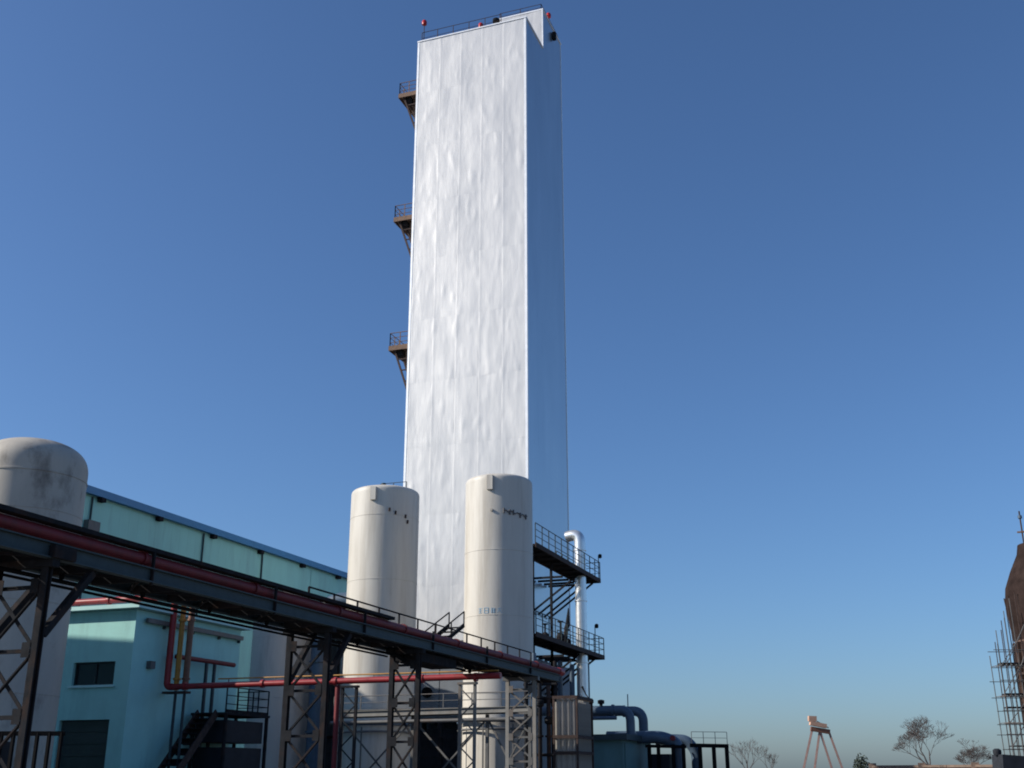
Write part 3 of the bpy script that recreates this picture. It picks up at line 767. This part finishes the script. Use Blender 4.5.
for k, (x, y, zt, m) in enumerate(((-18.7, 53.4, 6.6, 'steel_dark'), (-18.35, 53.6, 7.4, 'blue_pipe'), (-18.0, 53.4, 6.9, 'steel_dark'), (-17.65, 53.7, 6.2, 'rust_dark'), (-17.35, 53.9, 7.0, 'steel_dark'))):
    MB().tube((x, y, 0), (x, y, zt), .11, 10).build('pipe', m, man)
    for z in (1.6, 3.4, 5.2):
        MB().lathe(x, y, [(.111, z), (.18, z + .01), (.18, z + .1), (.111, z + .11)], 12).build('flange', m, man)
    z = 4.0 + .4 * (k % 3)
    MB().lathe(x, y, [(.111, z), (.21, z + .08), (.21, z + .3), (.111, z + .38)], 12).build('valve', 'steel_dark', man)
    MB().tube((x, y, z + .19), (x, y - .42, z + .19), .03, 6).build('stem', 'steel_grey', man)
for z in (2.6, 5.9): MB().tube((-18.9, 53.62, z), (-17.2, 53.62, z), .07, 8).build('cross_pipe', 'steel_dark', man)
# arched cover plates around the tank feet
for c, r, lb in ((c1, r1, 'curved pipe rail hugging the foot of the left cream tank'), (c2, r2, 'curved pipe rail hugging the foot of the right cream tank')):
    o = thing('ring_pipe', (c[0], c[1], 0), lb, 'pipe')
    a0 = cam_ang(*c)
    for z, rr, m in ((4.15, .09, 'blue_pipe'), (3.75, .06, 'steel_grey')):
        MB().path([on_tank(*c, r, a0 - 1.4 + 2.8 * k / 20, z + .12 * math.cos((k - 10) / 10), .22) for k in range(21)], rr, 10).build('pipe', m, o)
    for k in range(4):
        p = on_tank(*c, r, a0 - 1.1 + 2.2 * k / 3, 0, .24)
        MB().bar(p, p + Vector((0, 0, 4.1)), .06).build('prop', 'steel_grey', o)

# ------------------------------------------------------------------ pump house between the tanks
ph = thing('pump_house', (-28, 66.5, 0), 'steel pump house with shade in its grey blue colour between the two cream tanks at the tower foot', 'building')
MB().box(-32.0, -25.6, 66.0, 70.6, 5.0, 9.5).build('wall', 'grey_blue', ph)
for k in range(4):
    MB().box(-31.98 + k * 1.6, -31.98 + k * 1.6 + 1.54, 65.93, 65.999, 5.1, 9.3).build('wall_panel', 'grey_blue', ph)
MB().box(-32.2, -25.4, 65.8, 70.7, 9.5, 9.65).build('roof', 'steel_grey', ph)
MB().tube((-29.6, 65.92, 6.55), (-29.6, 65.7, 6.55), .32, 16).build('fan_outlet', 'black', ph)
for x in (-31.8, -28.8, -25.8):
    for y in (66.2, 70.4): MB().bar((x, y, 0), (x, y, 4.99), .26).build('column', 'steel_dark', ph)
MB().box(-31.6, -26.0, 67.2, 70.0, 0, 4.4).build('machine_block', 'bulk_dark', ph)
for z in (1.4, 2.7, 3.9):
    MB().bar((-31.8, 66.1, z), (-25.8, 66.1, z), .12).build('girt', 'steel_dark', ph)

# ------------------------------------------------------------------ finned vaporisers
def vaporiser(x0, y0, nx, ny, p, zb, zt, label, m, mf, joints=(.46, .62)):
    t = thing('vaporiser', (x0 + nx * p / 2, y0 + ny * p / 2, 0), label, 'vaporiser', 'finned vaporiser racks')
    first = None
    for i in range(nx):
        for j in range(ny):
            if 0 < i < nx - 1 and 0 < j < ny - 1: continue
            cx, cy = x0 + (i + .5) * p, y0 + (j + .5) * p
            if first is None:
                b = MB(); b.tube((cx, cy, zb), (cx, cy, zt), .05, 8)
                b.smooth = False
                for dx, dy in ((.42, 0), (0, .42)):
                    b.box(cx - dx * p - .008, cx + dx * p + .008, cy - dy * p - .008, cy + dy * p + .008, zb + .15, zt - .12)
                first = b.build('finned_tube', m, t); f0 = (cx, cy)
            else:
                o = first.copy(); C.objects.link(o); o.parent = t
                o.location = (cx - f0[0], cy - f0[1], 0)
    X1, Y1 = x0 + nx * p, y0 + ny * p
    for (x, y) in ((x0, y0), (X1, y0), (X1, Y1), (x0, Y1)):
        MB().bar((x, y, 0), (x, y, zt + .05), .09).build('corner_post', mf, t)
    for z in [zb + (zt - zb) * q for q in joints] + [zb, zt + .08]:
        b = MB()
        b.box(x0 - .05, X1 + .05, y0 - .06, y0 - .01, z - .07, z + .07); b.box(x0 - .05, X1 + .05, Y1 + .01, Y1 + .06, z - .07, z + .07)
        b.box(X1 + .01, X1 + .06, y0 - .009, Y1 + .009, z - .07, z + .07); b.box(x0 - .06, x0 - .01, y0 - .009, Y1 + .009, z - .07, z + .07)
        b.build('frame_ring', mf, t)
    for i in range(nx):
        MB().tube((x0 + (i + .5) * p, y0 + .1, zt + .04), (x0 + (i + .5) * p, Y1 - .1, zt + .04), .05, 8).build('header', m, t)
    return t
vaporiser(-17.0, 52.5, 4, 9, .285, .6, 5.1, 'pale finned rack standing right of the trestle below the platforms', 'fin_grey', 'rust_dark')
vaporiser(-36.6, 62.7, 6, 5, .40, .6, 9.9, 'dark finned rack between the grey tank and the left cream tank', 'fin_shaded', 'steel_dark', (.35, .7))

# ------------------------------------------------------------------ picket fence bottom left
fe = thing('picket_fence', (-17.8, 19.0, 0), 'dark steel picket fence at the bottom left corner', 'fence')
for k in range(11):
    x = -19.2 + k * .23; y = 18.55 + k * .084
    MB().bar((x, y, 0), (x, y, 2.52), .06, .06).build('picket', 'black', fe)
for z in (.5, 2.5):
    MB().bar((-19.3, 18.5, z), (-16.85, 19.42, z), .07, .09).build('rail', 'black', fe)
MB().box(-19.4, -18.1, 18.9, 19.3, 0, 2.35).build('meter_box', 'bulk_dark', fe)

# ------------------------------------------------------------------ teal shed, blue pipes, duct on the right
sh = thing('teal_shed', (-16.4, 62, 0), 'small teal shed under the blue elbow pipes right of the finned rack', 'shed')
MB().box(-17.6, -15.3, 58.7, 65.0, 0, 3.4).build('wall', 'teal_dark', sh)
MB().box(-15.299, -15.24, 59.0, 64.8, .1, 3.25).build('side_panel', 'teal_dark', sh)
MB().box(-17.9, -15.0, 58.4, 65.3, 3.4, 3.68).build('roof_slab', 'steel_teal', sh)
bp = thing('elbow_pipe', (-15.3, 60.5, 0), 'nearer of the two fat blue pipes bending down onto the shed roof', 'pipe', 'blue elbow pipes')
MB().path(bend([(-20.5, 60.5, 4.98), (-15.3, 60.5, 4.98), (-15.3, 60.5, 3.69)], .6, 9), .24, 16).build('pipe', 'blue_pipe', bp)
MB().path([(-16.3, 60.5, 4.98), (-16.18, 60.5, 4.98)], .30, 16).build('flange', 'blue_pipe', bp)
MB().lathe(-15.3, 60.5, [(.24, 3.69), (.34, 3.70), (.34, 3.78), (.24, 3.79)], 16).build('flange', 'blue_pipe', bp)
bp2 = thing('elbow_pipe', (-15.35, 63.6, 0), 'farther of the two fat blue pipes bending down onto the shed roof', 'pipe', 'blue elbow pipes')
MB().path(bend([(-20.5, 63.6, 5.08), (-15.35, 63.6, 5.08), (-15.35, 63.6, 3.69)], .6, 9), .26, 16).build('pipe', 'blue_pipe', bp2)
MB().path([(-16.5, 63.6, 5.08), (-16.38, 63.6, 5.08)], .32, 16).build('flange', 'blue_pipe', bp2)
MB().lathe(-15.35, 63.6, [(.26, 3.69), (.36, 3.70), (.36, 3.78), (.26, 3.79)], 16).build('flange', 'blue_pipe', bp2)
MB().tube((-16.2, 63.6, 5.3), (-16.2, 63.6, 6.0), .03, 6).build('vent_stub', 'blue_pipe', bp2)
for k, (x, z) in enumerate(((-17.5, 5.2), (-16.9, 5.16))):
    MB().lathe(x, 60.5, [(.08, z), (.1, z + .15), (.19, z + .17), (.19, z + .34), (.04, z + .38)], 10).build('valve', 'steel_dark', bp)
MB().path([(-17.5, 60.5, 5.5), (-17.75, 60.5, 5.85), (-17.95, 60.5, 6.25)], [.03, .03, .07], 6).build('lever', 'steel_dark', bp)
MB().tube((-18.2, 59.9, 4.55), (-15.9, 59.9, 4.55), .10, 10).build('side_pipe', 'blue_pipe', bp)
db = thing('low_duct', (-13.6, 62.5, 0), 'low blue grey duct running right from the teal shed on dark legs', 'duct')
MB().path(bend([(-17.0, 61.9, 3.62), (-14.0, 62.0, 3.62), (-13.2, 62.2, 3.3), (-13.0, 62.4, 0)], .35), .33, 16).build('pipe', 'blue_pipe', db)
MB().path(bend([(-14.6, 63.2, 3.55), (-12.9, 63.4, 3.50), (-12.45, 63.5, 2.9), (-12.4, 63.5, 0)], .35), .28, 16).build('pipe', 'blue_pipe', db)
for x in (-14.6, -14.1, -13.3, -12.75):
    MB().bar((x, 61.6, 0), (x, 61.6, 3.24), .17).build('leg', 'black', db)
MB().bar((-14.8, 61.6, 3.16), (-12.6, 61.6, 3.10), .14, .16).build('cross_bar', 'black', db)
MB().box(-14.7, -13.6, 61.9, 62.8, 0, 2.75).build('pump_block', 'bulk_dark', db)
MB().tube((-13.3, 61.75, 3.55), (-13.3, 61.55, 3.55), .14, 12).build('end_cap', 'dull_red', db)
pf = thing('portal_frame', (-11.5, 63, 0), 'dark portal frame with three legs right of the blue duct', 'frame')
for x, y in ((-12.1, 62.8), (-11.4, 63.05), (-10.75, 63.3)):
    MB().bar((x, y, 0), (x, y, 3.1), .19).build('leg', 'black', pf)
MB().bar((-12.6, 62.65, 3.2), (-10.65, 63.33, 3.16), .2, .2).build('beam', 'black', pf)
railing([(-12.5, 62.68, 3.28), (-10.7, 63.32, 3.26)], .62, pf, pf, 'steel_grey', .6, .014, False, 1)

# ------------------------------------------------------------------ far right: crane, trees, wall, brown tower
cr = thing('gantry_crane', (-14.2, 154.5, 0), 'distant gantry crane on two splayed legs with a pale pink top', 'crane')
P = lambda a, z: Vector((-14.2 + a * .94, 154.5 + a * .34, z))
for a0, a1, y0, y1 in ((-.95, -3.2, 0, 0), (0.05, -1.6, 0, 0), (.05, 1.75, 0, 0), (1.15, 3.2, 0, 0)):
    MB().bar(P(a0, 7.1), P(a1, 0), .26, .26).build('leg', 'crane_leg', cr)
MB().bar(P(-1.1, 7.3), P(1.3, 6.9), .5, .55).build('girder', 'brown_pipe', cr)
MB().bar(P(-1.15, 8.0), P(.9, 7.6), .8, .5).build('trolley', 'pink_paint', cr)
MB().bar(P(-1.3, 8.55), P(-.3, 8.5), .7, .65).build('cabin', 'pink_paint', cr)
MB().bar(P(-.2, 8.2), P(1.2, 7.4), .12, .12).build('stay', 'pink_paint', cr)

def bare_tree(x, y, h, spread, seed, label, trunk_frac=.28, lean=0.0, twigs=5):
    rd = random.Random(seed)
    t = thing('bare_tree', (x, y, 0), label, 'tree', 'bare winter trees')
    tb = MB(); cb = MB()
    def grow(p, d, L, r, depth):
        seg = 3; q = p.copy(); pts = [q.copy()]; rs = [r]
        for k in range(seg):
            d = (d + Vector((rd.uniform(-.16, .16), rd.uniform(-.16, .16), rd.uniform(-.03, .10)))).normalized()
            q = q + d * (L / seg); pts.append(q.copy()); rs.append(r * (1 - .4 * (k + 1) / seg))
        (tb if depth == 0 else cb).path(pts, rs, 7 if depth < 2 else 4, False)
        if depth >= twigs: return
        n = (3 if depth < 2 else rd.choice((2, 3, 3, 4)))
        off = rd.uniform(0, 6.28)
        for k in range(n):
            a = off + k * 6.28 / n + rd.uniform(-.5, .5)
            s = Vector((math.cos(a), math.sin(a), 0)) * spread * rd.uniform(.6, 1.2)
            nd = (d + s).normalized()
            st = pts[-1] if rd.random() < .6 else pts[-2]
            grow(st, nd, L * rd.uniform(.60, .82), max(.011, rs[-1] * rd.uniform(.62, .85)), depth + 1)
    grow(Vector((x, y, -.05)), Vector((lean, 0, 1)).normalized(), h * trunk_frac, h * .026, 0)
    tb.build('trunk', 'bark', t); cb.build('crown', 'bark', t)
bare_tree(-.9, 127.4, 8.0, .72, 11, 'largest bare tree with a wide leaning crown, left of the brown tower', .30, -.05, 7)
bare_tree(3.3, 138.5, 6.6, .75, 5, 'smaller bare tree beside the wide one near the brown tower', .28, .05, 7)
bare_tree(-21.5, 141.2, 6.6, .55, 8, 'thin bare tree just right of the dark portal frame', .3, -.1, 5)
bare_tree(-19.6, 146.0, 5.4, .5, 21, 'small bare sapling between the portal frame and the distant crane', .3, .05, 5)

bush = thing('round_bush', (-8.9, 145.7, 0), 'small dark round bush right of the distant crane', 'bush')
rb = random.Random(4); b = MB()
for k in range(900):
    th = rb.uniform(0, 6.28); ph_ = math.acos(rb.uniform(-1, 1)); rr = rb.random() ** .4
    c = Vector((-8.9 + 1.0 * rr * math.sin(ph_) * math.cos(th), 145.7 + 1.0 * rr * math.sin(ph_) * math.sin(th), 2.5 + (1.5 + .25 * math.sin(th * 3)) * rr * math.cos(ph_)))
    u = Vector((rb.gauss(0, 1), rb.gauss(0, 1), rb.gauss(0, 1))).normalized(); v_ = u.orthogonal().normalized()
    s = rb.uniform(.07, .16)
    b.add([c - u * s, c + v_ * s * .6, c + u * s, c - v_ * s * .6], [(0, 1, 2, 3)])
b.build('crown', 'leaf_dark', bush)
MB().path([(-8.9, 145.7, 0), (-8.9, 145.7, 2.4)], [.12, .08], 8).build('trunk', 'bark', bush)

bw = thing('boundary_wall', (0, 72, 0), 'low brick boundary wall with a red coping at the bottom right', 'wall')
MB().bar((-3.9, 74.4, 1.05), (16, 62.5, 1.05), .24, 2.1).build('wall', 'wall_brick', bw)
n = 14
for k in range(n):
    a = Vector((-3.9, 74.4, 2.17)); c = Vector((16, 62.5, 2.17))
    MB().bar(a.lerp(c, (k + .01) / n), a.lerp(c, (k + .99) / n), .38, .13).build('coping', 'coping_red' if k in (5, 6) else 'wall_brick', bw)
for k in range(0, n + 1, 2):
    p = Vector((-3.9, 74.4, 0)).lerp(Vector((16, 62.5, 0)), k / n)
    MB().bar(p, p + Vector((0, 0, 2.36)), .42).build('pier', 'wall_brick', bw)

dsh = thing('machine_heap', (3.0, 62, 0), 'dark covered machine at the foot of the scaffolding', 'machine')
q = lambda a, o, z: Vector((2.75 + a * .94 - o * .34, 62.5 + a * .34 + o * .94, z))
MB().bar(q(-.85, 0, .9), q(1.9, 0, .9), 1.6, 1.8).build('body', 'bulk_dark', dsh)
MB().bar(q(-.15, 0, 2.22), q(1.2, 0, 2.12), 1.3, .84).build('hood', 'bulk_dark', dsh)
MB().lathe(q(-.1, 0, 0).x, q(-.1, 0, 0).y, [(.16, 2.6), (.2, 2.7), (.2, 2.85), (.1, 2.92)], 12).build('cap', 'bulk_dark', dsh)
MB().bar(q(1.3, 0, 1.9), q(1.9, 0, 2.0), 1.1, .5).build('rear_box', 'bulk_dark', dsh)
for a in (-.4, 1.3):
    p = q(a, -.82, .4); MB().tube(p, q(a, -.95, .4), .4, 18).build('wheel', 'black', dsh)

bt = thing('brown_tower', (6.6, 66.2, 0), 'rusty brown shaft with a bulging head cut by the right edge', 'tower')
bx, by = 6.55, 66.2
MB().lathe(bx, by, [(2.22, 0), (2.2, 3.0), (2.14, 7.6), (2.12, 8.4)], 64).build('shaft', 'brown_brick', bt)
MB().lathe(bx, by, [(2.13, 8.401), (2.26, 9.2), (2.32, 10.5), (2.22, 11.2), (1.85, 12.1), (1.4, 13.0), (1.3, 13.5), (.2, 13.7)], 64).build('head', 'brown_steel', bt)
for k in range(18):
    a = 2 * math.pi * k / 18
    d = Vector((math.cos(a), math.sin(a), 0)); c = Vector((bx, by, 0))
    MB().bar(c + d * 2.14 + Vector((0, 0, 8.4)), c + d * 2.34 + Vector((0, 0, 10.7)), .06).build('stave', 'rust_dark', bt)
for k in range(44):
    a = 2 * math.pi * k / 44; d = Vector((math.cos(a), math.sin(a), 0)); c = Vector((bx, by, 0))
    MB().bar(c + d * 2.235, c + d * 2.15 + Vector((0, 0, 8.3)), .22, .06).build('shaft_plank', ('brown_brick', 'brown_steel', 'rust_dark')[k % 3], bt)
for z in (1.5, 3.2, 4.9, 6.6):
    MB().lathe(bx, by, [(2.1, z), (2.27, z + .02), (2.27, z + .14), (2.1, z + .16)], 32).build('hoop', 'rust_dark', bt)
MB().tube((bx - .95, by, 12.8), (bx - .95, by, 15.4), .04, 6).build('rod', 'rust_dark', bt)
MB().lathe(bx - .95, by, [(.03, 14.95), (.11, 15.0), (.11, 15.14), (.03, 15.2)], 10).build('rod_lamp', 'blue_pipe', bt)
MB().box(bx - 1.2, bx - .7, by - .05, by + .05, 14.2, 14.28).build('rod_arm', 'rust', bt)

scf = thing('scaffolding', (3.7, 63.3, 0), 'thin pole scaffolding standing against the brown tower', 'scaffold')
rs_ = random.Random(12)
s0 = Vector((3.42, 63.0, 0)); ex = Vector((.94, .34, 0)); ey = Vector((-.34, .94, 0))
tops = (8.0, 8.7, 9.3, 9.8, 10.3, 10.6)
for j in range(2):
    for i in range(6):
        p = s0 + ex * (i * .25) + ey * (j * 1.0)
        MB().tube(p, p + Vector((rs_.uniform(-.10, .05), 0, tops[i] - .5 * j)), .022, 6).build('pole', 'rust_dark' if i % 2 else 'steel_grey', scf)
    for k, z in enumerate((1.6, 2.3, 2.9, 3.6, 4.1, 4.75, 5.4, 6.2, 6.9, 7.7)):
        p = s0 + ey * (j * 1.0) + Vector((0, 0, z))
        MB().tube(p - ex * rs_.uniform(.08, .3), p + ex * 1.55, .02, 6).build('ledger', 'steel_grey', scf)
for i in range(6):
    for z in (2.3, 4.1, 5.4, 6.9):
        p = s0 + ex * (i * .25) + Vector((0, 0, z + .06))
        MB().tube(p - ey * .15, p + ey * 1.2, .02, 6).build('transom', 'steel_grey', scf)
for z in (2.95, 4.8, 5.45, 6.95):
    for k in range(3):
        p = s0 + ex * (.05 + .06 * k) + ey * (.15 + k * .3) + Vector((0, 0, z + .1))
        MB().bar(p, p + ex * 1.4, .24, .05).build('plank', 'bulk_dark', scf)
for (i, z, z2) in ((0, 3.0, 4.7), (1, 5.5, 7.9), (0, 5.6, 7.2), (0, 4.1, 5.4), (0, 1.6, 2.9), (1, 7.0, 9.0), (0, 6.9, 8.4)):
    p = s0 + ex * (i * .3) + Vector((0, 0, z))
    MB().tube(p, p + ex * 1.2 + Vector((0, 0, z2 - z)), .022, 6).build('brace', 'steel_grey', scf)
